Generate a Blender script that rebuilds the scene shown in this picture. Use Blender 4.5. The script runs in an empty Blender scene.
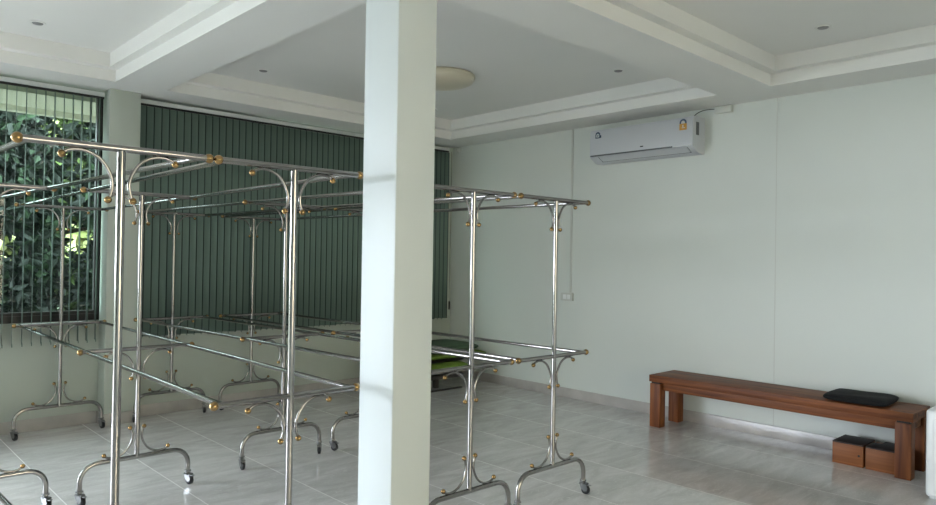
import bpy, bmesh, math, random
from mathutils import Vector, Matrix
C = bpy.context.scene.collection
random.seed(7)
PI = math.pi

# ------------------------------------------------------------------ camera, world, exposure
F_PX, YAW, PITCH, ROLL, EYE = 700.7567, 0.0289, 0.0085, 0.0159, 1.45
cd = bpy.data.cameras.new('camera'); cam = bpy.data.objects.new('camera', cd); C.objects.link(cam)
cd.sensor_fit = 'HORIZONTAL'; cd.sensor_width = 36.0; cd.lens = 36.0 * F_PX / 936.0
cd.clip_start = 0.05; cd.clip_end = 200
A = PI / 4 + YAW
fw = Vector((math.cos(A) * math.cos(PITCH), math.sin(A) * math.cos(PITCH), math.sin(PITCH)))
rt = Vector((math.sin(A), -math.cos(A), 0))
up = rt.cross(fw)
# roll: the image turns clockwise, so the camera turns counter-clockwise
r2 = rt * math.cos(ROLL) + up * math.sin(ROLL)
u2 = up * math.cos(ROLL) - rt * math.sin(ROLL)
cam.matrix_world = Matrix(((r2.x, u2.x, -fw.x, 0), (r2.y, u2.y, -fw.y, 0), (r2.z, u2.z, -fw.z, EYE), (0, 0, 0, 1)))
bpy.context.scene.camera = cam

w = bpy.data.worlds.new('overcast_sky'); bpy.context.scene.world = w; w.use_nodes = True
wt_ = w.node_tree; bg = wt_.nodes['Background']; bg.inputs[1].default_value = 25
wtc = wt_.nodes.new('ShaderNodeTexCoord'); wsp = wt_.nodes.new('ShaderNodeSeparateXYZ'); wrp = wt_.nodes.new('ShaderNodeValToRGB')
wt_.links.new(wtc.outputs['Generated'], wsp.inputs[0]); wt_.links.new(wsp.outputs[2], wrp.inputs[0]); wt_.links.new(wrp.outputs[0], bg.inputs[0])
wrp.color_ramp.elements[0].position = 0.0; wrp.color_ramp.elements[0].color = (0.85, 0.93, 1.05, 1)
wrp.color_ramp.elements[1].position = 0.7; wrp.color_ramp.elements[1].color = (0.85, 0.93, 1.05, 1)

vs = bpy.context.scene.view_settings
vs.view_transform = 'Standard'; vs.look = 'None'; vs.gamma = 1; vs.use_curve_mapping = False
vs.exposure = 0.0


def portal(name, loc, rot, sx, sy):
    """daylight portal: guides sky light through a real wall opening, gives off nothing itself"""
    l = bpy.data.lights.new(name, 'AREA'); l.shape = 'RECTANGLE'; l.size = sx; l.size_y = sy
    o = bpy.data.objects.new(name, l); C.objects.link(o); o.location = loc; o.rotation_euler = rot
    l.cycles.is_portal = True
    return o


# room dimensions
XW, YW, HC, HT = 5.870, 6.530, 2.831, 3.040
X0, Y0 = -7.2, -2.4
portal('daylight_north', (-3.85, YW + 0.1, 1.325), (-PI / 2, 0, 0), 5.9, 2.55)
#portal('daylight_west', (X0 - 0.1, 0.5, 1.375), (0, -PI / 2, 0), 2.65, 3.0)
portal('daylight_south', (1.6, Y0 - 0.1, 1.4), (PI / 2, 0, 0), 2.8, 2.4)


# ------------------------------------------------------------------ materials
def mat(name, col, rough=0.5, metal=0.0, spec=0.5, noise=None, bump=None, coat=0.0):
    m = bpy.data.materials.new(name); m.use_nodes = True
    nt = m.node_tree; b = nt.nodes['Principled BSDF']
    b.inputs['Roughness'].default_value = rough; b.inputs['Metallic'].default_value = metal
    b.inputs['Specular IOR Level'].default_value = spec
    b.inputs['Coat Weight'].default_value = coat
    b.inputs['Base Color'].default_value = (*col, 1)
    tc = nt.nodes.new('ShaderNodeTexCoord')
    if noise:
        sc, amt = noise
        n = nt.nodes.new('ShaderNodeTexNoise'); n.inputs['Scale'].default_value = sc; n.inputs['Detail'].default_value = 4
        r = nt.nodes.new('ShaderNodeValToRGB')
        r.color_ramp.elements[0].position = 0.3; r.color_ramp.elements[1].position = 0.7
        r.color_ramp.elements[0].color = (*[c * (1 - amt) for c in col], 1)
        r.color_ramp.elements[1].color = (*[min(1, c * (1 + amt)) for c in col], 1)
        nt.links.new(tc.outputs['Object'], n.inputs['Vector']); nt.links.new(n.outputs['Fac'], r.inputs['Fac'])
        nt.links.new(r.outputs['Color'], b.inputs['Base Color'])
    if bump:
        sc, st = bump
        n = nt.nodes.new('ShaderNodeTexNoise'); n.inputs['Scale'].default_value = sc; n.inputs['Detail'].default_value = 3
        bp = nt.nodes.new('ShaderNodeBump'); bp.inputs['Strength'].default_value = st; bp.inputs['Distance'].default_value = 0.004
        nt.links.new(tc.outputs['Object'], n.inputs['Vector']); nt.links.new(n.outputs['Fac'], bp.inputs['Height'])
        nt.links.new(bp.outputs['Normal'], b.inputs['Normal'])
    return m


M = {}
M['ceil'] = mat('white_ceiling_paint', (0.80, 0.795, 0.76), 0.75, noise=(0.8, 0.02))
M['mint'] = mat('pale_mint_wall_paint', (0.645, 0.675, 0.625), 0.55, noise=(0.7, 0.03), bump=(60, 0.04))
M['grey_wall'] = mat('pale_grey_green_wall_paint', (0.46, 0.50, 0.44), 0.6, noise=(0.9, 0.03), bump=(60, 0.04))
M['pillar'] = mat('off_white_pillar_paint', (0.57, 0.605, 0.59), 0.5, noise=(1.5, 0.02), bump=(50, 0.05))
M['steel'] = mat('brushed_stainless_steel', (0.29, 0.276, 0.266), 0.12, 1.0, noise=(14, 0.06))
M['brass'] = mat('polished_brass', (0.33, 0.21, 0.09), 0.09, 1.0)
M['fork'] = mat('dull_caster_steel', (0.22, 0.22, 0.22), 0.35, 1.0)
M['rubber'] = mat('black_rubber', (0.015, 0.015, 0.016), 0.5)
M['frame'] = mat('black_window_frame', (0.006, 0.006, 0.006), 0.4)
M['rail'] = mat('pale_aluminium_headrail', (0.62, 0.65, 0.63), 0.4)
M['blind'] = mat('green_blind_fabric', (0.135, 0.196, 0.166), 0.75, noise=(2.0, 0.06), bump=(220, 0.15))
M['edge_shade'] = mat('painted_slat_shadow', (0.022, 0.034, 0.028), 0.8)  # shadow line between overlapping slats, painted along one slat edge
M['weight'] = mat('clear_plastic_chain', (0.5, 0.54, 0.5), 0.3)
M['acw'] = mat('white_ac_plastic', (0.56, 0.575, 0.60), 0.35)
M['acd'] = mat('grey_ac_vent', (0.10, 0.11, 0.11), 0.5)
M['dimlens'] = mat('grey_unlit_lens', (0.26, 0.26, 0.25), 0.5)
M['black'] = mat('dark_gap', (0.01, 0.01, 0.01), 0.6)
M['chrome'] = mat('bright_trim', (0.85, 0.85, 0.85), 0.2, 1.0)
M['blue'] = mat('navy_sticker', (0.03, 0.06, 0.11), 0.5)
M['yellow'] = mat('amber_sticker', (0.55, 0.27, 0.03), 0.5)
M['pale'] = mat('pale_sticker_print', (0.6, 0.65, 0.65), 0.5)
M['plastic'] = mat('white_plastic', (0.80, 0.81, 0.79), 0.35)
M['trunk'] = mat('white_trunking', (0.56, 0.57, 0.52), 0.45)
M['lampglass'] = mat('cream_glass', (0.62, 0.57, 0.44), 0.3)
M['matg'] = mat('dark_green_mat_fabric', (0.05, 0.085, 0.045), 0.85, noise=(5, 0.2), bump=(40, 0.3))
M['lime'] = mat('lime_green_mat_fabric', (0.16, 0.26, 0.035), 0.8, noise=(4, 0.2), bump=(40, 0.3))
M['darkwood'] = mat('dark_platform_wood', (0.03, 0.024, 0.02), 0.5, noise=(6, 0.2))
M['cushion'] = mat('black_cushion_fabric', (0.003, 0.003, 0.0035), 0.95, bump=(120, 0.3))
M['leaf1'] = mat('mid_green_leaf', (0.010, 0.030, 0.008), 0.75, noise=(1.5, 0.5))
M['leaf2'] = mat('dark_green_leaf', (0.003, 0.0085, 0.004), 0.8, noise=(1.5, 0.5))
M['leaf3'] = mat('yellow_green_leaf', (0.05, 0.085, 0.014), 0.7, noise=(1.5, 0.4))
M['bark'] = mat('brown_bark', (0.05, 0.035, 0.025), 0.9, noise=(6, 0.3))
M['soil'] = mat('dark_green_ground', (0.04, 0.06, 0.03), 0.95, noise=(2, 0.4))
M['cream'] = mat('warm_cream_bounce', (0.74, 0.62, 0.42), 0.9, noise=(1.2, 0.05))
M['paving'] = mat('pale_terrace_paving', (0.17, 0.16, 0.13), 0.9, noise=(1.5, 0.1))
M['pale_leaf'] = mat('pale_sunlit_leaf', (0.42, 0.44, 0.20), 0.8, noise=(0.8, 0.3))
M['eave'] = mat('cream_eave_paint', (0.74, 0.72, 0.60), 0.7)


def wood(name, c1, c2, along):
    m = bpy.data.materials.new(name); m.use_nodes = True; nt = m.node_tree; b = nt.nodes['Principled BSDF']
    tc = nt.nodes.new('ShaderNodeTexCoord'); mp = nt.nodes.new('ShaderNodeMapping')
    mp.inputs['Scale'].default_value = {'y': (14, 0.8, 22), 'z': (14, 14, 1.0)}[along]
    n = nt.nodes.new('ShaderNodeTexNoise'); n.inputs['Scale'].default_value = 1.6; n.inputs['Detail'].default_value = 6
    n.inputs['Distortion'].default_value = 0.6
    r = nt.nodes.new('ShaderNodeValToRGB'); r.color_ramp.elements[0].position = 0.32; r.color_ramp.elements[1].position = 0.68
    r.color_ramp.elements[0].color = (*c1, 1); r.color_ramp.elements[1].color = (*c2, 1)
    L = nt.links.new
    L(tc.outputs['Object'], mp.inputs[0]); L(mp.outputs[0], n.inputs['Vector']); L(n.outputs['Fac'], r.inputs[0]); L(r.outputs[0], b.inputs['Base Color'])
    b.inputs['Roughness'].default_value = 0.5; b.inputs['Specular IOR Level'].default_value = 0.3
    return m


M['wood_y'] = wood('reddish_brown_wood', (0.095, 0.026, 0.008), (0.25, 0.082, 0.022), 'y')
M['wood_z'] = wood('reddish_brown_leg_wood', (0.095, 0.026, 0.008), (0.25, 0.082, 0.022), 'z')
M['box'] = wood('brown_block_wood', (0.17, 0.055, 0.016), (0.26, 0.095, 0.030), 'y')
M['boxtop'] = mat('dark_block_top', (0.02, 0.009, 0.006), 0.6)

def tile_material():
    m = bpy.data.materials.new('grey_marble_floor_tile'); m.use_nodes = True; nt = m.node_tree; b = nt.nodes['Principled BSDF']
    N, L = nt.nodes.new, nt.links.new
    geo = N('ShaderNodeNewGeometry'); mp = N('ShaderNodeMapping'); mp.vector_type = 'POINT'
    T = 0.606
    mp.inputs['Location'].default_value = (-1.11 / T, -2.330 / T, 0); mp.inputs['Scale'].default_value = (1 / T, 1 / T, 1)
    L(geo.outputs['Position'], mp.inputs[0])
    sep = N('ShaderNodeSeparateXYZ'); L(mp.outputs[0], sep.inputs[0])
    def edge(sock):
        fr = N('ShaderNodeMath'); fr.operation = 'FRACT'; L(sock, fr.inputs[0])
        a = N('ShaderNodeMath'); a.operation = 'SUBTRACT'; L(fr.outputs[0], a.inputs[0]); a.inputs[1].default_value = 0.5
        c = N('ShaderNodeMath'); c.operation = 'ABSOLUTE'; L(a.outputs[0], c.inputs[0])
        g = N('ShaderNodeMath'); g.operation = 'GREATER_THAN'; L(c.outputs[0], g.inputs[0]); g.inputs[1].default_value = 0.5 - 0.0028
        return g.outputs[0]
    mx = N('ShaderNodeMath'); mx.operation = 'MAXIMUM'; L(edge(sep.outputs[0]), mx.inputs[0]); ym = N('ShaderNodeMath'); ym.operation = 'MULTIPLY'; L(edge(sep.outputs[1]), ym.inputs[0]); ym.inputs[1].default_value = 0.22; L(ym.outputs[0], mx.inputs[1])
    # one random offset per tile so the veins break at the joints
    fl = N('ShaderNodeVectorMath'); fl.operation = 'FLOOR'; L(mp.outputs[0], fl.inputs[0])
    wn = N('ShaderNodeTexWhiteNoise'); wn.noise_dimensions = '3D'
    fz = N('ShaderNodeVectorMath'); fz.operation = 'MULTIPLY'; L(fl.outputs[0], fz.inputs[0]); fz.inputs[1].default_value = (1, 1, 0)
    L(fz.outputs[0], wn.inputs['Vector'])
    ad = N('ShaderNodeVectorMath'); ad.operation = 'MULTIPLY_ADD'; L(wn.outputs['Color'], ad.inputs[0]); ad.inputs[1].default_value = (9, 9, 9); L(geo.outputs['Position'], ad.inputs[2])
    st = N('ShaderNodeMapping'); st.inputs['Scale'].default_value = (1.0, 3.2, 1.0); st.inputs['Rotation'].default_value = (0, 0, 0.5); L(ad.outputs[0], st.inputs[0])
    n1 = N('ShaderNodeTexNoise'); n1.inputs['Scale'].default_value = 2.2; n1.inputs['Detail'].default_value = 6; n1.inputs['Distortion'].default_value = 1.2
    L(st.outputs[0], n1.inputs['Vector'])
    r = N('ShaderNodeValToRGB'); e = r.color_ramp.elements
    e[0].position = 0.30; e[0].color = (0.52, 0.505, 0.48, 1); e[1].position = 0.72; e[1].color = (0.70, 0.69, 0.67, 1)
    x = e.new(0.5); x.color = (0.60, 0.585, 0.565, 1)
    L(n1.outputs['Fac'], r.inputs[0])
    n2 = N('ShaderNodeTexNoise'); n2.inputs['Scale'].default_value = 5; n2.inputs['Detail'].default_value = 8; n2.inputs['Distortion'].default_value = 2
    L(st.outputs[0], n2.inputs['Vector'])
    v = N('ShaderNodeValToRGB'); ve = v.color_ramp.elements
    ve[0].position = 0.485; ve[0].color = (0, 0, 0, 1); ve[1].position = 0.515; ve[1].color = (0, 0, 0, 1)
    q = ve.new(0.5); q.color = (0.5, 0.5, 0.5, 1); L(n2.outputs['Fac'], v.inputs[0])
    m1 = N('ShaderNodeMixRGB'); m1.inputs[2].default_value = (0.84, 0.83, 0.81, 1); L(v.outputs[0], m1.inputs[0]); L(r.outputs[0], m1.inputs[1])
    m2 = N('ShaderNodeMixRGB'); m2.inputs[2].default_value = (0.86, 0.85, 0.82, 1); L(mx.outputs[0], m2.inputs[0]); L(m1.outputs[0], m2.inputs[1])
    L(m2.outputs[0], b.inputs['Base Color'])
    rr = N('ShaderNodeMath'); rr.operation = 'MULTIPLY_ADD'; L(mx.outputs[0], rr.inputs[0]); rr.inputs[1].default_value = 0.5; rr.inputs[2].default_value = 0.05
    L(rr.outputs[0], b.inputs['Roughness'])
    b.inputs['Specular IOR Level'].default_value = 0.95
    return m


M['tile'] = tile_material()
M['base'] = mat('grey_stone_skirting', (0.46, 0.43, 0.40), 0.25, noise=(5, 0.12))


def glass():
    m = bpy.data.materials.new('green_tinted_glass'); m.use_nodes = True; nt = m.node_tree
    nt.nodes.clear(); N, L = nt.nodes.new, nt.links.new
    o = N('ShaderNodeOutputMaterial'); mx = N('ShaderNodeMixShader'); t = N('ShaderNodeBsdfTransparent'); g = N('ShaderNodeBsdfGlossy')
    t.inputs[0].default_value = (0.44, 0.53, 0.465, 1); g.inputs['Roughness'].default_value = 0.02
    f = N('ShaderNodeFresnel'); f.inputs[0].default_value = 1.45
    L(f.outputs[0], mx.inputs[0]); L(t.outputs[0], mx.inputs[1]); L(g.outputs[0], mx.inputs[2]); L(mx.outputs[0], o.inputs[0])
    return m


M['glass'] = glass()


# ------------------------------------------------------------------ mesh helpers
def box(bm, x0, x1, y0, y1, z0, z1, bev=0.0):
    vs_ = [bm.verts.new(p) for p in ((x0, y0, z0), (x1, y0, z0), (x1, y1, z0), (x0, y1, z0), (x0, y0, z1), (x1, y0, z1), (x1, y1, z1), (x0, y1, z1))]
    fs = [bm.faces.new([vs_[i] for i in f]) for f in ((0, 3, 2, 1), (4, 5, 6, 7), (0, 1, 5, 4), (1, 2, 6, 5), (2, 3, 7, 6), (3, 0, 4, 7))]
    if bev:
        es = list({e for f in fs for e in f.edges})
        bmesh.ops.bevel(bm, geom=es, offset=bev, segments=3, affect='EDGES', profile=0.5)
    return bm


def tube(bm, pts, r, seg=12, cap=True):
    pts = [Vector(p) for p in pts]
    rings = []
    t = (pts[1] - pts[0]).normalized()
    ref = Vector((0, 0, 1)) if abs(t.z) < 0.9 else Vector((1, 0, 0))
    n = (ref - t * ref.dot(t)).normalized()
    for i, p in enumerate(pts):
        if i == 0: t = (pts[1] - p).normalized()
        elif i == len(pts) - 1: t = (p - pts[i - 1]).normalized()
        else: t = ((pts[i + 1] - p).normalized() + (p - pts[i - 1]).normalized()).normalized()
        n = (n - t * n.dot(t)).normalized(); b = t.cross(n)
        rr = r[i] if isinstance(r, (list, tuple)) else r
        rings.append([bm.verts.new(p + (n * math.cos(a) + b * math.sin(a)) * rr) for a in [2 * PI * k / seg for k in range(seg)]])
    for a, b2 in zip(rings, rings[1:]):
        for k in range(seg): bm.faces.new((a[k], a[(k + 1) % seg], b2[(k + 1) % seg], b2[k]))
    if cap:
        bm.faces.new(rings[0][::-1]); bm.faces.new(rings[-1])
    return bm


def smooth(pts, n=5):
    """Catmull-Rom through the points"""
    P = [Vector(p) for p in pts]; P = [2 * P[0] - P[1]] + P + [2 * P[-1] - P[-2]]
    out = []
    for i in range(1, len(P) - 2):
        for k in range(n):
            t = k / n; a, b, c, d = P[i - 1:i + 3]
            out.append(0.5 * ((2 * b) + (c - a) * t + (2 * a - 5 * b + 4 * c - d) * t * t + (3 * b - a - 3 * c + d) * t ** 3))
    return out + [P[-2]]


def ball(bm, c, r, u=14, v=10):
    bmesh.ops.create_uvsphere(bm, u_segments=u, v_segments=v, radius=r, matrix=Matrix.Translation(c)); return bm


def lathe(bm, prof, c=(0, 0, 0), seg=32, axis='z'):
    rings = []
    for r, z in prof:
        ring = []
        for k in range(seg):
            a = 2 * PI * k / seg
            p = {'z': (r * math.cos(a), r * math.sin(a), z), 'y': (r * math.cos(a), z, r * math.sin(a)), 'x': (z, r * math.cos(a), r * math.sin(a))}[axis]
            ring.append(bm.verts.new((p[0] + c[0], p[1] + c[1], p[2] + c[2])))
        rings.append(ring)
    for a, b in zip(rings, rings[1:]):
        for k in range(seg): bm.faces.new((a[k], a[(k + 1) % seg], b[(k + 1) % seg], b[k]))
    bm.faces.new(rings[0][::-1]); bm.faces.new(rings[-1])
    return bm


def mesh(name, bm, m, shade=True):
    bmesh.ops.recalc_face_normals(bm, faces=bm.faces[:])
    me = bpy.data.meshes.new(name); bm.to_mesh(me); bm.free()
    for x in (m if isinstance(m, (list, tuple)) else [m]): me.materials.append(x)
    if shade:
        for p in me.polygons: p.use_smooth = True
        me.set_sharp_from_angle(angle=0.7)
    return me


def link(name, me, parent=None, loc=None, rot=None):
    o = bpy.data.objects.new(name, me); C.objects.link(o)
    if parent: o.parent = parent
    if loc is not None: o.location = loc
    if rot is not None: o.rotation_euler = rot
    return o


def obj(name, bm, m, parent=None, loc=None, rot=None):
    return link(name, mesh(name, bm, m), parent, loc, rot)


def struct(name, bm, m):
    o = obj(name, bm, m); o['kind'] = 'structure'; return o


def thing(name, label, cat, loc=(0, 0, 0), rot=0, group=None):
    o = bpy.data.objects.new(name, None); C.objects.link(o); o.location = loc; o.rotation_euler = (0, 0, rot)
    o.empty_display_size = 0.1
    return tag(o, label, cat, group)


def tag(o, label, cat, group=None):
    o['label'] = label; o['category'] = cat
    if group: o['group'] = group
    return o


B = bmesh.new

# ------------------------------------------------------------------ floor, walls, ceiling
struct('floor', box(B(), X0 - 0.2, XW + 0.2, Y0 - 0.2, YW + 0.2, -0.1, 0), M['tile'])

struct('wall_right', box(B(), XW, XW + 0.15, Y0 - 0.2, YW + 0.2, 0, 3.2), M['mint'])
# window wall: sill wall, piers, lintel
WIN_Z0, WIN_Z1 = 0.875, 2.829
bm = B()
box(bm, -0.9, XW, YW, YW + 0.16, 0, WIN_Z0)
box(bm, -0.9, XW, YW, YW + 0.16, WIN_Z1, 3.2)
box(bm, -6.8, -0.9, YW, YW + 0.16, 2.6, 3.2); box(bm, -6.8, -0.9, YW, YW + 0.16, 0, 0.05); box(bm, X0 - 0.2, -6.8, YW, YW + 0.16, 0, 3.2)
for a, b in ((-0.9, 0.0), (1.875, 2.03), (5.76, XW)): box(bm, a, b, YW, YW + 0.16, WIN_Z0, WIN_Z1)
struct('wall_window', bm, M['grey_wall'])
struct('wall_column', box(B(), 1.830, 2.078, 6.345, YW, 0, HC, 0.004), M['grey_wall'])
# west wall with a wide glazed opening (unseen), south wall with another
bm = B()
box(bm, X0 - 0.15, X0, Y0 - 0.2, -1.0, 0, 3.2); box(bm, X0 - 0.15, X0, 2.0, YW, 0, 3.2); box(bm, X0 - 0.15, X0, -1.0, 2.0, 2.7, 3.2)
box(bm, X0 - 0.15, X0, -1.0, 2.0, 0, 2.7)
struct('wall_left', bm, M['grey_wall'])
bm = B()
box(bm, X0, 0.2, Y0 - 0.15, Y0, 0, 3.2); box(bm, 3.0, XW, Y0 - 0.15, Y0, 0, 3.2); box(bm, 0.2, 3.0, Y0 - 0.15, Y0, 2.6, 3.2)
box(bm, 0.2, 3.0, Y0 - 0.15, Y0, 0, 0.2)
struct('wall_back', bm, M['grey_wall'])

# ceiling: soffit and beams with stepped trays
bm = B()
xs = [X0, X0 + 0.43, -2.60, -2.20, 1.79, 2.19, 5.437, XW]
bays = [(xs[i], xs[i + 1], a, b) for i in (1, 3, 5) for a, b in ((2.80, 6.075), (Y0 + 0.4, 2.36))]; ys = [Y0, Y0 + 0.4, 2.36, 2.80, 6.075, YW]
for i in range(7):
    for j in range(5):
        if i in (1, 3, 5) and j in (1, 3): continue
        bm.faces.new([bm.verts.new(p) for p in ((xs[i], ys[j], HC), (xs[i], ys[j + 1], HC), (xs[i + 1], ys[j + 1], HC), (xs[i + 1], ys[j], HC))])
def ring(bm, a, za, b, zb):
    def cs(r, z): return [(r[0], r[2], z), (r[1], r[2], z), (r[1], r[3], z), (r[0], r[3], z)]
    A_, B_ = cs(a, za), cs(b, zb)
    for k in range(4):
        bm.faces.new([bm.verts.new(p) for p in (A_[k], A_[(k + 1) % 4], B_[(k + 1) % 4], B_[k])])
for r in bays:
    g = 0.062; r2_ = (r[0] + g, r[1] - g, r[2] + g, r[3] - g)
    ring(bm, r, HC, r, 2.922); ring(bm, r, 2.922, r2_, 2.928); ring(bm, r2_, 2.928, r2_, HT)
    bm.faces.new([bm.verts.new(p) for p in ((r2_[0], r2_[2], HT), (r2_[1], r2_[2], HT), (r2_[1], r2_[3], HT), (r2_[0], r2_[3], HT))])
bmesh.ops.remove_doubles(bm, verts=bm.verts[:], dist=0.0005)
struct('ceiling', bm, M['ceil'])
struct('trim_roof_slab', box(B(), X0 - 0.2, XW + 0.2, Y0 - 0.2, YW + 0.2, 3.2, 3.3), M['ceil'])

# skirting
struct('baseboard_right', box(B(), XW - 0.012, XW, Y0, YW, 0, 0.100, 0.003), M['base'])
bm = B()
box(bm, -0.9, 1.83, YW - 0.012, YW, 0, 0.10, 0.003); box(bm, 2.078, XW - 0.012, YW - 0.012, YW, 0, 0.10, 0.003)
box(bm, 1.818, 2.090, 6.333, 6.345, 0, 0.10, 0.003); box(bm, 1.818, 1.83, 6.345, YW - 0.012, 0, 0.10, 0.003); box(bm, 2.078, 2.090, 6.345, YW - 0.012, 0, 0.10, 0.003)
struct('baseboard_window', bm, M['base'])

# free-standing pillar
struct('wall_pillar', box(B(), 1.85, 2.069, 2.42, 2.672, 0, HC, 0.006), M['pillar'])


# ------------------------------------------------------------------ windows
def window(n, x0, x1, mull):
    bm = B(); y0, y1 = YW + 0.01, YW + 0.09; t = 0.055
    box(bm, x0, x1, y0, y1, WIN_Z0, WIN_Z0 + t); box(bm, x0, x1, y0, y1, WIN_Z1 - 0.02, WIN_Z1)
    for x in [x0 + t / 2, x1 - t / 2] + mull: box(bm, x - t / 2, x + t / 2, y0, y1, WIN_Z0 + t, WIN_Z1 - 0.02)
    o = struct('window_%d' % n, bm, M['frame'])
    ed = [x0 + t] + mull + [x1 - t]
    for a, b in zip(ed, ed[1:]):
        a2 = a + (0 if a == x0 + t else t / 2); b2 = b - (0 if b == x1 - t else t / 2)
        bs = B(); s = 0.028; q0, q1 = y0 + 0.012, y1 - 0.02
        box(bs, a2, b2, q0, q1, WIN_Z0 + t, WIN_Z0 + t + s); box(bs, a2, b2, q0, q1, WIN_Z1 - 0.034, WIN_Z1 - 0.02)
        box(bs, a2, a2 + s, q0, q1, WIN_Z0 + t + s, WIN_Z1 - 0.034); box(bs, b2 - s, b2, q0, q1, WIN_Z0 + t + s, WIN_Z1 - 0.034)
        sash = obj('sash', bs, M['frame'], o)
        gl = B(); ym = (q0 + q1) / 2
        box(gl, a2 + s, b2 - s, ym - 0.0005, ym + 0.0005, WIN_Z0 + t + s, WIN_Z1 - 0.034)
        # one refracting face only
        bmesh.ops.delete(gl, geom=[f for f in gl.faces if f.calc_center_median().y > ym - 0.0004], context='FACES')
        obj('pane', gl, M['glass'], sash)


window(1, 0.0, 1.875, [0.92])
window(2, 2.03, 5.76, [3.27, 4.52])


def blind(x0, x1, ang, jit, label, pitch=0.0655, wdt=0.080, edge_shade=False):
    yb = 6.455; t = thing('vertical_blind', label, 'window blind', ((x0 + x1) / 2, yb, 0.70), group='vertical blinds along the window wall')
    ox, oz = (x0 + x1) / 2, 0.70
    bm = box(B(), x0 - ox, x1 - ox, -0.022, 0.022, 2.770 - oz, 2.806 - oz, 0.003)
    obj('headrail', bm, M['rail'], t)
    obj('shaded_gap_strip', box(B(), x0 - ox, x1 - ox, -0.008, 0.008, 2.752 - oz, 2.770 - oz), M['black'], t)  # black strip added for the shade in the gap below the headrail
    sl = B(); wt = sl; n = int((x1 - x0) / pitch)
    for i in range(n):
        x = x0 + (i + 0.5) * (x1 - x0) / n - ox; a = ang + random.uniform(-jit, jit)
        zb = 0.715 - oz + random.uniform(-0.004, 0.004); zt = 2.748 - oz
        prev = None
        for fr_ in (0, 0.18, 0.36, 0.54, 0.72, 0.90, 1.0):
            s = (fr_ - 0.5) * wdt; c = 0.003 * (1 - (2 * fr_ - 1) ** 2)
            px = x + s * math.cos(a) - c * math.sin(a); py = s * math.sin(a) + c * math.cos(a)
            v = [sl.verts.new((px, py, z)) for z in (zb, zt)]
            if prev:
                f = sl.faces.new((prev[0], v[0], v[1], prev[1]))
                if edge_shade and fr_ == 1.0: f.material_index = 1
            prev = v
        box(wt, x - 0.004, x + 0.004, -0.004, 0.004, 2.75 - oz, 2.772 - oz)
        # bottom weight clip and chain
        ca, sa = math.cos(a), math.sin(a)
        tube(wt, [(x - 0.034 * ca, -0.034 * sa, zb + 0.012), (x - 0.036 * ca, -0.036 * sa - 0.004, zb - 0.004), (x - 0.03 * ca, -0.03 * sa - 0.006, zb - 0.014)], 0.0035, 5)
    ob = obj('slats', sl, [M['blind'], M['edge_shade']], t)
    md = ob.modifiers.new('thickness', 'SOLIDIFY'); md.thickness = 0.0012; md.offset = 0
    return t


blind(0.02, 1.815, PI / 2 - 0.13, 0.05, 'green vertical blind with slats turned open in front of the foliage window')
tb = blind(2.092, 5.735, -0.32, 0.03, 'dark green vertical blind with slats closed across the long window', wdt=0.080, edge_shade=True)
bm = B(); tube(bm, smooth([(5.752 - 3.91, -0.03, 2.06), (5.756 - 3.91, -0.035, 1.5), (5.752 - 3.91, -0.03, 0.36), (5.758 - 3.91, -0.03, 0.20)]), 0.002, 6)
box(bm, 5.748 - 3.91, 5.764 - 3.91, -0.04, -0.022, 0.12, 0.22, 0.003)
obj('pull_cord', bm, M['rubber'], tb)
bm = B(); lathe(bm, [(0.036, 0), (0.036, -0.014), (0.024, -0.022), (0.014, -0.03), (0.014, -0.045)], (0, 0, 0), 20, 'x')
k = tag(obj('wall_hook', bm, M['trunk'], loc=(XW, 6.405, 2.790)), 'small round white fitting on the wall beside the corner of the closed blind', 'wall fitting')


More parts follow.
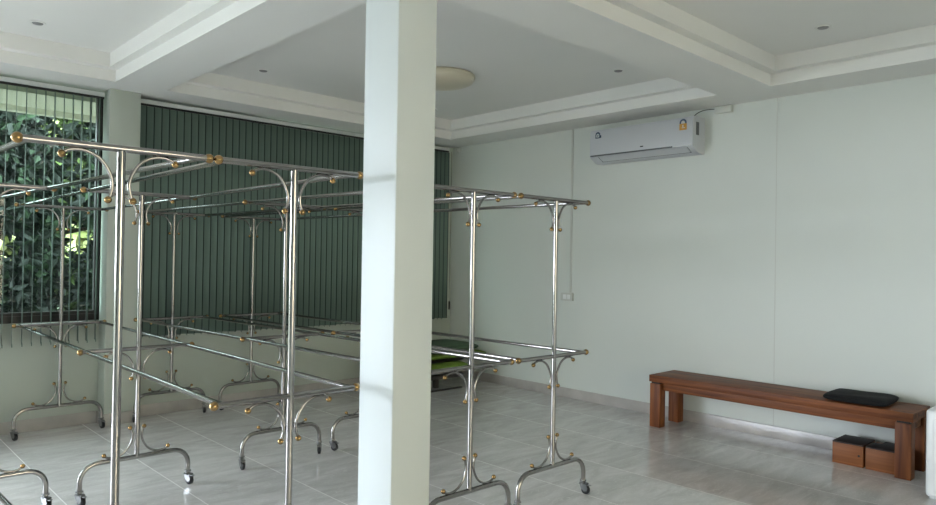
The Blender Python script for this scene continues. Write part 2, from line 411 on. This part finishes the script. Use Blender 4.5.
# ------------------------------------------------------------------ drying racks
S = 1.035
def sz(z): return EYE - (EYE - z) * S
ZT, ZM, ZB = sz(1.796), sz(0.8968), sz(0.2817)
ARC = [(-0.183, -0.036), (-0.165, -0.022), (-0.135, -0.0165), (-0.10, -0.022), (-0.065, -0.043), (-0.040, -0.078), (-0.0275, -0.115), (-0.030, -0.15), (-0.040, -0.178)]
rT, rP, rL, rA, rB = 0.0125, 0.0140, 0.0115, 0.0062, 0.0180
MS = {}
def frame_meshes(W):
    k = round(W, 3)
    if k in MS: return MS[k]
    d = {}
    d['cross'] = mesh('crossbar', tube(B(), [(-W, 0, 0), (W, 0, 0)], rT, 14), M['steel'])
    d['ball'] = mesh('end_ball', ball(B(), (0, 0, 0), rB, 18, 12), M['brass'])
    d['tip'] = mesh('scroll_ball', ball(B(), (0, 0, 0), 0.0125, 14, 10), M['brass'])
    for s in (-1, 1):
        for v in (-1, 1):
            pts = smooth([(-s * x, 0, v * z) for x, z in ARC], 4)
            d['arc', s, v] = mesh('scroll', tube(B(), pts, rA, 9), M['steel'])
    # arched foot
    hb = W - 0.010; R = 0.095; zt = ZB - rP
    pts = [(-hb, 0, 0.088)] + [(-hb + R - R * math.cos(a), 0, zt - R + R * math.sin(a)) for a in [PI / 2 * i / 8 for i in range(9)]]
    pts = pts + [(-x, y, z) for x, y, z in pts[::-1]]
    d['foot'] = mesh('foot_arch', tube(B(), pts, rP, 14), M['steel'])
    d['pole'] = mesh('pole', tube(B(), [(0, 0, ZB - 0.02), (0, 0, ZT - rT * 0.6)], rP, 16), M['steel'])
    fk = B()
    lathe(fk, [(0.021, 0.088), (0.021, 0.080), (0.012, 0.078), (0.012, 0.070), (0.019, 0.066), (0.019, 0.060)], seg=14)
    for yy in (-1, 1):
        pl_ = [(-0.020, 0.068), (0.022, 0.068), (0.036, 0.040), (0.030, 0.022), (0.012, 0.018), (-0.008, 0.038)]
        a = [fk.verts.new((x, yy * 0.0125, z)) for x, z in pl_]; b = [fk.verts.new((x, yy * 0.0155, z)) for x, z in pl_]
        fk.faces.new(a); fk.faces.new(b[::-1])
        for i in range(6): fk.faces.new((a[i], a[(i + 1) % 6], b[(i + 1) % 6], b[i]))
    box(fk, -0.020, 0.030, -0.0155, 0.0155, 0.060, 0.068); box(fk, 0.028, 0.052, -0.010, 0.010, 0.056, 0.060, 0.001)
    d['fork'] = mesh('caster', fk, M['fork'])
    d['wheel'] = mesh('wheel', lathe(B(), [(0.008, -0.011), (0.022, -0.011), (0.0265, -0.008), (0.0265, 0.008), (0.022, 0.011), (0.008, 0.011)], (0.018, 0, 0.0265), 20, 'y'), M['rubber'])
    MS[k] = d
    return d


def rack(label, frames, W, mid=True):
    """frames: list of (x, y) of the poles"""
    d = frame_meshes(W)
    bx, by = frames[0]
    t = thing('clothes_drying_rack', label, 'clothes rack', (bx, by, 0), group='steel clothes racks in a row')
    steel_labels = []
    for fx, fy in frames:
        x, y = fx - bx, fy - by
        link('pole', d['pole'], t, (x, y, 0))
        for nm, z in (('top_crossbar', ZT),) + ((('middle_crossbar', ZM),) if mid else ()):
            c = link(nm, d['cross'], t, (x, y, z))
            for s in (-1, 1): link('end_ball', d['ball'], c, (s * W, 0, 0))
        for z, v in ((ZT, 1), (ZM, 1), (ZB - rP, -1)):
            if z == ZM and not mid: continue
            for s in (-1, 1):
                a = link('scroll_bracket', d['arc', s, v], t, (x, y, z))
                link('scroll_ball', d['tip'], a, (-s * ARC[0][0], 0, v * ARC[0][1])); link('scroll_ball', d['tip'], a, (-s * ARC[-1][0], 0, v * ARC[-1][1]))
        link('foot_arch', d['foot'], t, (x, y, 0))
        for s in (-1, 1):
            c = link('caster', d['fork'], t, (x + s * (W - 0.010), y, 0), (0, 0, random.uniform(-2.1, -1.0)))
            link('wheel', d['wheel'], c)
    for (ax, ay), (cx, cy) in zip(frames, frames[1:]):
        levels = [('top_rail', ZT)] + ([('middle_rail', ZM)] if mid else [])
        for nm, z in levels:
            for s in (-1, 1):
                o = s * (W - 0.030)
                bm = tube(B(), [(ax - bx + o, ay - by + rT * 0.5, z), (cx - bx + o, cy - by - rT * 0.5, z)], rL, 12)
                obj(nm, bm, M['steel'], t)
        if not mid:
            obj('low_stretcher', tube(B(), [(ax - bx, ay - by + rP * .5, ZB - rP), (cx - bx, cy - by - rP * .5, ZB - rP)], rP, 12), M['steel'], t)
    return t


def fr(x, r, ys):
    y1 = ys[0]
    return [((x + r * (y - y1)) * S, y * S) for y in ys]


rack('leftmost steel rack nearest the camera, with top rails only and no middle shelf rails', fr(0.756, -0.039, [2.487, 4.35, 6.10]), 0.2968 * S, mid=False)
rack('tall steel rack immediately left of the white pillar, long rails running to the windows', fr(1.397, 0.0109, [2.487, 4.279, 6.08]), 0.3085 * S)
rack('steel rack with its near end just right of the white pillar', fr(2.473, -0.0499, [2.583, 4.3455, 6.12]), 0.3001 * S)
rack('rightmost steel rack, near end standing free in front of the mint wall', fr(3.129, -0.0298, [2.583, 4.3455, 6.12]), 0.3001 * S)


# ------------------------------------------------------------------ bench, cushion, blocks
t = thing('wooden_bench', 'long low reddish brown wooden bench against the mint wall', 'bench', (5.63, 2.38, 0))
def lb(x0, x1, y0, y1, z0, z1, bev): return box(B(), x0 - 5.63, x1 - 5.63, y0 - 2.38, y1 - 2.38, z0, z1, bev)
obj('bench_top', lb(5.425, 5.842, 1.365, 3.395, 0.392, 0.452, 0.004), M['wood_y'], t)
for x in (5.425, 5.735):
    for y in (1.375, 3.285): obj('leg', lb(x, x + 0.09, y, y + 0.10, 0, 0.380, 0.004), M['wood_z'], t)
for x in (5.468, 5.765): obj('side_rail', lb(x, x + 0.03, 1.475, 3.285, 0.322, 0.392, 0.002), M['wood_y'], t)
for y in (1.395, 3.305): obj('end_rail', lb(5.515, 5.735, y, y + 0.06, 0.322, 0.392, 0.002), M['wood_y'], t)
bm = B()
for x in (5.435, 5.745):
    for y in (1.385, 3.295): box(bm, x - 5.63, x + 0.07 - 5.63, y - 2.38, y + 0.08 - 2.38, 0.380, 0.392)
obj('leg_spacer', bm, M['black'], t)

# cushion: soft rounded slab
bm = B(); nx, ny = 14, 20
def cush(u, v, side):
    k = (1 - abs(u) ** 6) * (1 - abs(v) ** 6)
    th = 0.027 * max(0, k) ** 0.35
    r = 1 - 0.045 * (abs(u * v) ** 3)
    return (u * 0.185 * r, v * 0.214 * r, 0.030 + side * th * (1 if side > 0 else 1.1) + (0.004 * math.sin(5 * u + 3 * v) if side > 0 else 0) * k)
g = {}
for s in (1, -1):
    for i in range(nx + 1):
        for j in range(ny + 1):
            u, v = 2 * i / nx - 1, 2 * j / ny - 1
            u = math.sin(u * PI / 2); v = math.sin(v * PI / 2)
            if s < 0 and (i in (0, nx) or j in (0, ny)): g[s, i, j] = g[1, i, j]
            else: g[s, i, j] = bm.verts.new(cush(u, v, s))
    for i in range(nx):
        for j in range(ny):
            f = [g[s, i, j], g[s, i + 1, j], g[s, i + 1, j + 1], g[s, i, j + 1]]
            bm.faces.new(f if s > 0 else f[::-1])
tag(obj('seat_cushion', bm, M['cushion'], loc=(5.625, 1.750, 0.4525), rot=(0, 0, 0.04)), 'flat black cushion lying on the right end of the wooden bench', 'cushion')

def block(x0, x1, y0, y1, h, label, knot, notch):
    t = thing('wooden_block', label, 'wooden block', ((x0 + x1) / 2, (y0 + y1) / 2, 0), group='brown blocks under the bench')
    cx, cy = (x0 + x1) / 2, (y0 + y1) / 2; a, b = (x1 - x0) / 2, (y1 - y0) / 2
    obj('body', box(B(), -a, a, -b, b, 0, h - 0.01, 0.002), M['box'], t)
    bm = B()
    if notch:
        box(bm, -a, a, -b, b * 0.45, h - 0.01, h, 0.001); box(bm, -a, a * 0.3, b * 0.45, b, h - 0.01, h, 0.001)
    else: box(bm, -a, a, -b, b, h - 0.01, h, 0.001)
    obj('lid', bm, M['boxtop'], t)
    if knot: obj('knot_hole', lathe(B(), [(0.008, 0), (0.008, -0.002)], (-a, -b + 0.028, h * 0.5), 14, 'x'), M['black'], t)
block(5.50, 5.76, 1.692, 1.898, 0.160, 'brown wooden block with a knot hole, left one under the bench', True, False)
block(5.495, 5.755, 1.478, 1.676, 0.160, 'brown wooden block beside the bench leg, right one of the two', False, True)

# white plastic casing at the right border
t = thing('appliance_casing', 'white plastic rounded casing standing in front of the right end of the bench', 'appliance', (5.11, 1.022, 0))
obj('body', box(B(), -0.012, 0.30, -0.18, 0.195, 0.012, 0.556, 0.022), M['plastic'], t)
obj('side_panel', box(B(), -0.018, -0.010, -0.15, 0.150, 0.05, 0.50, 0.003), M['plastic'], t)
obj('foot', box(B(), 0.01, 0.28, -0.16, 0.175, 0, 0.014, 0.003), M['rail'], t)

# ------------------------------------------------------------------ air conditioner
ay0, ay1 = 3.135, 4.250; t = thing('air_conditioner', 'white wall-mounted split air conditioner high on the mint wall', 'air conditioner', (XW, (ay0 + ay1) / 2, 2.42))
h2 = (ay1 - ay0) / 2
def prism(bm, prof, y0, y1, bev=0):
    a = [bm.verts.new((x, y0, z)) for x, z in prof]; b = [bm.verts.new((x, y1, z)) for x, z in prof]; n = len(prof)
    fs = [bm.faces.new(a), bm.faces.new(b[::-1])] + [bm.faces.new((a[i], a[(i + 1) % n], b[(i + 1) % n], b[i])) for i in range(n)]
    return bm
pr_ = [(0, 0), (0, 0.325), (-0.17, 0.325), (-0.195, 0.318), (-0.207, 0.300), (-0.212, 0.09), (-0.210, 0.060), (-0.195, 0.045), (-0.12, 0.006), (-0.10, 0)]
obj('casing', prism(B(), pr_, -h2, h2), M['acw'], t)
obj('front_seam', prism(B(), [(-0.2140, 0.058), (-0.2140, 0.071), (-0.2, 0.071), (-0.2, 0.058)], -h2 + 0.20, h2 - 0.01), M['acd'], t)
obj('bright_seam', prism(B(), [(-0.2135, 0.060), (-0.2135, 0.067), (-0.2, 0.067), (-0.2, 0.060)], -h2 + 0.01, -h2 + 0.185), M['chrome'], t)
# louvre flap outlined by thin dark gaps
bm = B()
def slope(d): # point on the lower front slope: d 0..1
    return (-0.211 + d * 0.085, 0.052 - d * 0.044)
for y in (-h2 + 0.055, h2 - 0.10):
    x0_, z0_ = slope(0.05); x1_, z1_ = slope(0.95)
    tube(bm, [(x0_, y, z0_), (x1_, y, z1_)], 0.002, 5)
x1_, z1_ = slope(0.95); tube(bm, [(x1_, -h2 + 0.055, z1_), (x1_, h2 - 0.10, z1_)], 0.003, 5)
obj('louvre_gap', bm, M['acd'], t)
bm = B(); a0, b0 = slope(0.12); a1, b1 = slope(0.88)
prism(bm, [(a0 - 0.004, b0 - 0.002), (a1 - 0.004, b1 - 0.004), (a1, b1), (a0, b0)], -h2 + 0.065, h2 - 0.11)
obj('louvre', bm, M['acw'], t)
obj('badge', box(B(), -0.2145, -0.210, -0.055, -0.022, 0.098, 0.108, 0.001), M['black'], t)
bm = box(B(), -0.155, -0.105, -h2 - 0.002, -h2 + 0.001, 0.16, 0.275)
for i in range(7): box(bm, -0.15, -0.11, -h2 - 0.004, -h2 - 0.001, 0.168 + i * 0.015, 0.174 + i * 0.015)
obj('side_grille', bm, M['acd'], t)
# stickers: dark arch with pale print and energy label
def arch(bm, yc, z0, w_, hgt, x, r0=0):
    pts = [(yc - w_, z0), (yc + w_, z0)] + [(yc + w_ * math.cos(a), z0 + hgt - w_ + w_ * math.sin(a)) for a in [PI * k / 14 for k in range(15)]]
    a = [bm.verts.new((x, y, z)) for y, z in pts]; b = [bm.verts.new((x + 0.002, y, z)) for y, z in pts]; n = len(pts)
    bm.faces.new(a); bm.faces.new(b[::-1])
    for i in range(n): bm.faces.new((a[i], a[(i + 1) % n], b[(i + 1) % n], b[i]))
    return bm
s1 = obj('sticker', arch(B(), h2 - 0.095, 0.235, 0.028, 0.062, -0.2125), M['blue'], t)
obj('sticker_print', arch(B(), h2 - 0.095, 0.243, 0.017, 0.038, -0.2135), M['pale'], s1)
bm = box(B(), -0.2145, -0.212, h2 - 0.098, h2 - 0.092, 0.247, 0.268); box(bm, -0.2145, -0.212, h2 - 0.104, h2 - 0.098, 0.262, 0.267)
obj('sticker_numeral', bm, M['blue'], s1)
obj('sticker_tab', box(B(), -0.2125, -0.2105, h2 - 0.135, h2 - 0.123, 0.237, 0.262), M['blue'], s1)
yc = -h2 + 0.095
s2 = obj('energy_label', box(B(), -0.2135, -0.2095, yc - 0.035, yc + 0.035, 0.205, 0.262), M['yellow'], t)
obj('label_arch', arch(B(), yc, 0.252, 0.034, 0.052, -0.2130), M['blue'], s2)
obj('label_dial', arch(B(), yc, 0.262, 0.018, 0.026, -0.2142), M['trunk'], s2)
bm = B(); box(bm, -0.2145, -0.213, yc - 0.020, yc + 0.012, 0.222, 0.227); box(bm, -0.2145, -0.213, yc - 0.004, yc + 0.006, 0.232, 0.250)
obj('label_print', bm, M['pale'], s2)

t = thing('cable_box', 'small pale junction box at the ceiling edge right of the air conditioner', 'junction box', (XW, 2.945, 2.765))
obj('body', box(B(), -0.045, 0, -0.078, 0.078, 0, 0.062, 0.004), M['trunk'], t)
obj('lid', box(B(), -0.048, -0.044, -0.070, 0.070, 0.006, 0.056, 0.002), M['trunk'], t)
bm = tube(B(), smooth([(XW - 0.02, 3.028, 2.812), (XW - 0.025, 3.08, 2.815), (XW - 0.03, 3.14, 2.812), (XW - 0.035, 3.20, 2.790), (XW - 0.05, 3.235, 2.745)]), 0.004, 8)
tag(obj('power_cable', bm, M['rubber']), 'thin dark cable running from the air conditioner top to the junction box', 'cable')

# switch with its trunking
t = thing('power_switch', 'small white wall switch below the vertical trunking', 'switch', (XW, 4.665, 1.02))
obj('back_plate', box(B(), -0.035, 0, -0.075, 0.075, 0, 0.085, 0.004), M['trunk'], t)
for y in (-0.038, 0.012): obj('rocker', box(B(), -0.040, -0.034, y - 0.016, y + 0.026, 0.018, 0.066, 0.002), M['plastic'], t)
tag(obj('cable_trunking', box(B(), XW - 0.012, XW, 4.618, 4.640, 1.105, HC, 0.002), M['trunk']), 'thin vertical white trunking strip on the mint wall left of the air conditioner', 'trunking')
struct('trim_1', box(B(), XW - 0.0015, XW, 2.484, 2.490, 0.1, HC), M['trunk'])

# ------------------------------------------------------------------ ceiling fittings
t = thing('ceiling_lamp', 'round cream ceiling lamp partly behind the pillar', 'ceiling light', (3.99, 4.585, HT))
obj('base_ring', lathe(B(), [(0.27, 0), (0.285, -0.012), (0.285, -0.026), (0.27, -0.03)], seg=48), M['lampglass'], t)
obj('shade', lathe(B(), [(0.276, -0.024), (0.276, -0.045), (0.262, -0.066), (0.21, -0.088), (0.12, -0.100), (0.02, -0.103)], seg=48), M['lampglass'], t)
for x, y, lab in ((1.14, 5.60, 'small unlit downlight in the ceiling at upper left'), (2.83, 5.60, 'small unlit downlight between the left beam and the pillar'),
                  (4.90, 3.40, 'small unlit downlight above the air conditioner, short of the beam'), (4.93, 1.79, 'small unlit downlight in the right hand ceiling tray'),
                  (4.85, 5.72, 'small unlit downlight behind the round cream lamp')):
    t = thing('ceiling_downlight', lab, 'downlight', (x, y, HT), group='ceiling downlights')
    obj('rim', lathe(B(), [(0.050, 0), (0.052, -0.004), (0.044, -0.008), (0.036, -0.004)], seg=28), M['ceil'], t)
    obj('lens', lathe(B(), [(0.036, -0.003), (0.03, -0.010), (0.012, -0.014)], seg=24), M['dimlens'], t)

# ------------------------------------------------------------------ low platform with green mats near the corner
t = thing('low_platform', 'dark low wooden platform under the green mats behind the pillar', 'platform', (4.91, 6.03, 0))
obj('deck', box(B(), -0.49, 0.49, -0.27, 0.27, 0.125, 0.165, 0.004), M['darkwood'], t)
for x in (-0.42, 0.20):
    for y in (-0.12, 0.16): obj('leg', box(B(), x, x + 0.05, y, y + 0.05, 0, 0.125), M['darkwood'], t)
obj('runner', box(B(), -0.42, 0.46, -0.28, -0.25, 0.0, 0.016), M['darkwood'], t)
def mat_bm(L_, W_, T_, sag, wob):
    bm = B(); nx, ny = 26, 8; g = {}
    for s in (1, -1):
        for i in range(nx + 1):
            for j in range(ny + 1):
                u = math.sin((2 * i / nx - 1) * PI / 2); v = math.sin((2 * j / ny - 1) * PI / 2)
                k = max(0, 1 - abs(u) ** 8) ** .5 * max(0, 1 - abs(v) ** 6) ** .5
                r = 1 - 0.04 * abs(u) ** 6 * abs(v) ** 4
                zc = T_ / 2 - sag * max(0, abs(u) - 0.7) ** 2 + wob * math.sin(4 * u + 2 * v)
                if s < 0 and (i in (0, nx) or j in (0, ny)): g[s, i, j] = g[1, i, j]
                else: g[s, i, j] = bm.verts.new((u * L_ * r, v * W_ * r, zc + s * T_ / 2 * k))
        for i in range(nx):
            for j in range(ny): bm.faces.new([g[s, i, j], g[s, i + 1, j], g[s, i + 1, j + 1], g[s, i, j + 1]])
    return bm
z = 0.166
for L_, W_, T_, x, y, m_, lab in ((0.50, 0.26, 0.040, 4.93, 6.03, 'darkwood', 'dark folded mat at the bottom of the mat stack behind the pillar'),
                              (0.56, 0.27, 0.085, 4.93, 6.01, 'lime', 'lime green mat in the lower half of the stack behind the pillar'),
                              (0.50, 0.25, 0.040, 4.96, 6.03, 'darkwood', 'thin dark slab standing in for the shaded gap between the two green mats'),  # dark slab fills the gap to paint the shade between the mats
                              (0.62, 0.28, 0.060, 5.16, 6.02, 'lime', 'lime green mat with its end sticking out past the stack'),
                              (0.60, 0.28, 0.100, 5.06, 6.03, 'matg', 'thick dark green mat lying topmost on the stack')):
    tag(obj('folded_mat', mat_bm(L_, W_, T_, 0.0, 0.0), M[m_], loc=(x, y, z)), lab, 'mat', 'folded mats on the platform')
    z += T_ + 0.001

# ------------------------------------------------------------------ outside: eave, trees, ground
bm = box(B(), -0.2, XW + 1, YW + 0.17, 7.45, 2.76, 2.88); box(bm, -0.2, XW + 1, 7.37, 7.45, 2.71, 2.76)
struct('trim_eave', bm, M['eave'])
struct('ground', box(B(), -30, 35, 8.9, 40, -0.35, -0.2), M['soil'])
bm = box(B(), -40, X0 - 0.21, -40, YW + 0.2, -0.25, -0.1); box(bm, X0 - 0.21, 35, -40, Y0 - 0.21, -0.25, -0.1)
box(bm, -40, 35, YW + 0.21, 8.9, -0.25, -0.1)
struct('ground_terrace', bm, M['paving'])
struct('wall_warm_bounce', box(B(), -6, 9, -10.3, -10, -0.1, 4.0), M['cream'])  # unseen wall added to bounce warm light into the south opening
struct('trim_sky_blocker', box(B(), X0 - 0.2, XW, -6.5, Y0 - 0.2, 2.75, 2.9), M['eave'])  # unseen slab added to block the upper sky from the south opening

def tree(name, label, cx, cy, h, rx, ry, n, mats, seed, lsz, holes=()):
    rnd = random.Random(seed)
    t = thing(name, label, 'tree', (cx, cy, -0.2), group='trees outside the window')
    tr = B(); tube(tr, smooth([(0, 0, 0), (0.05, 0.02, h * 0.3), (-0.04, 0, h * 0.6), (0.02, 0, h * 0.9)]), 0.07, 10)
    for k in range(9):
        a = rnd.uniform(0, 2 * PI); z = h * rnd.uniform(0.3, 0.75)
        tube(tr, smooth([(0, 0, z), (0.4 * rx * math.cos(a), 0.4 * ry * math.sin(a), z + 0.2), (0.85 * rx * math.cos(a), 0.85 * ry * math.sin(a), z + 0.45)]), [0.03] * 10 + [0.012], 6)
    obj('trunk', tr, M['bark'], t)
    bm = B()
    for k in range(n):
        a = rnd.uniform(0, 2 * PI); cz = rnd.uniform(0, 1); rr = rnd.uniform(0.15, 1) ** 0.5
        prof = math.sin(PI * min(1, 0.12 + 0.88 * cz)) ** 0.4
        p = Vector((rx * rr * prof * math.cos(a), ry * rr * prof * math.sin(a), 0.15 + cz * (h - 0.1)))
        wp = p + Vector((cx, cy, -0.2))
        if any((wp - hc - (wp - hc).dot(hd) * hd).length < hr * (1 + 0.25 * math.sin(7 * math.atan2(wp.z - hc.z, wp.x - hc.x) + 1)) for hc, hd, hr in holes): continue
        d = Vector((rnd.gauss(0, 1), rnd.gauss(0, 1), rnd.gauss(-0.5, 0.8))).normalized()
        s = d.cross(Vector((rnd.gauss(0, 1), rnd.gauss(0, 1), rnd.gauss(0, 1)))).normalized()
        L_ = lsz * rnd.uniform(0.6, 1.3); W_ = L_ * 0.22; nn = d.cross(s)
        v = [bm.verts.new(q) for q in (p, p + d * L_ * 0.4 + s * W_, p + d * L_ + nn * L_ * 0.15, p + d * L_ * 0.4 - s * W_)]
        f = bm.faces.new(v); f.material_index = 1 if rnd.random() < 0.30 else 0
    me = bpy.data.meshes.new('foliage'); bm.to_mesh(me); bm.free()
    for m_ in mats: me.materials.append(m_)
    link('foliage', me, t)
    return t
hd = Vector((0.2834, 1.1074, 0.0204)).normalized(); hole = (Vector((0, 0, 1.45)), hd, 0.21)
hd2 = Vector((0.2037, 1.1827, 0.0086)).normalized(); hole2 = (Vector((0, 0, 1.45)), hd2, 0.15)
H = (hole, hole2)
tree('leafy_shrub', 'bright long-leaved bush just under the eave outside the left window', 1.42, 9.7, 3.7, 0.90, 0.6, 9000, [M['leaf2'], M['leaf1']], 3, 0.17, H)
tree('leafy_shrub', 'dark bush at the right side of the view through the left window', 3.30, 9.8, 3.7, 0.80, 0.6, 9000, [M['leaf2'], M['leaf1']], 4, 0.17, H)
tree('leafy_tree', 'tall dark tree filling the view behind the bushes outside', 2.4, 12.2, 5.2, 2.3, 1.2, 22000, [M['leaf2'], M['leaf3']], 5, 0.20, H)
tree('leafy_shrub', 'unseen dark bush added as a light blocker beyond the left edge of the window', -0.35, 9.3, 3.3, 0.75, 0.6, 5000, [M['leaf2'], M['leaf1']], 9, 0.2, H)  # out of view, added to keep sky light off the column side
tree('leafy_tree', 'dark tree outside behind the closed blind', 6.6, 11.6, 4.8, 1.7, 1.2, 7000, [M['leaf2'], M['leaf1']], 8, 0.28, H)
tree('leafy_tree', 'pale distant tree glimpsed through the gap in the dark foliage', 6.2, 28.0, 6.0, 4.5, 2.0, 5000, [M['pale_leaf'], M['pale_leaf']], 11, 0.9)
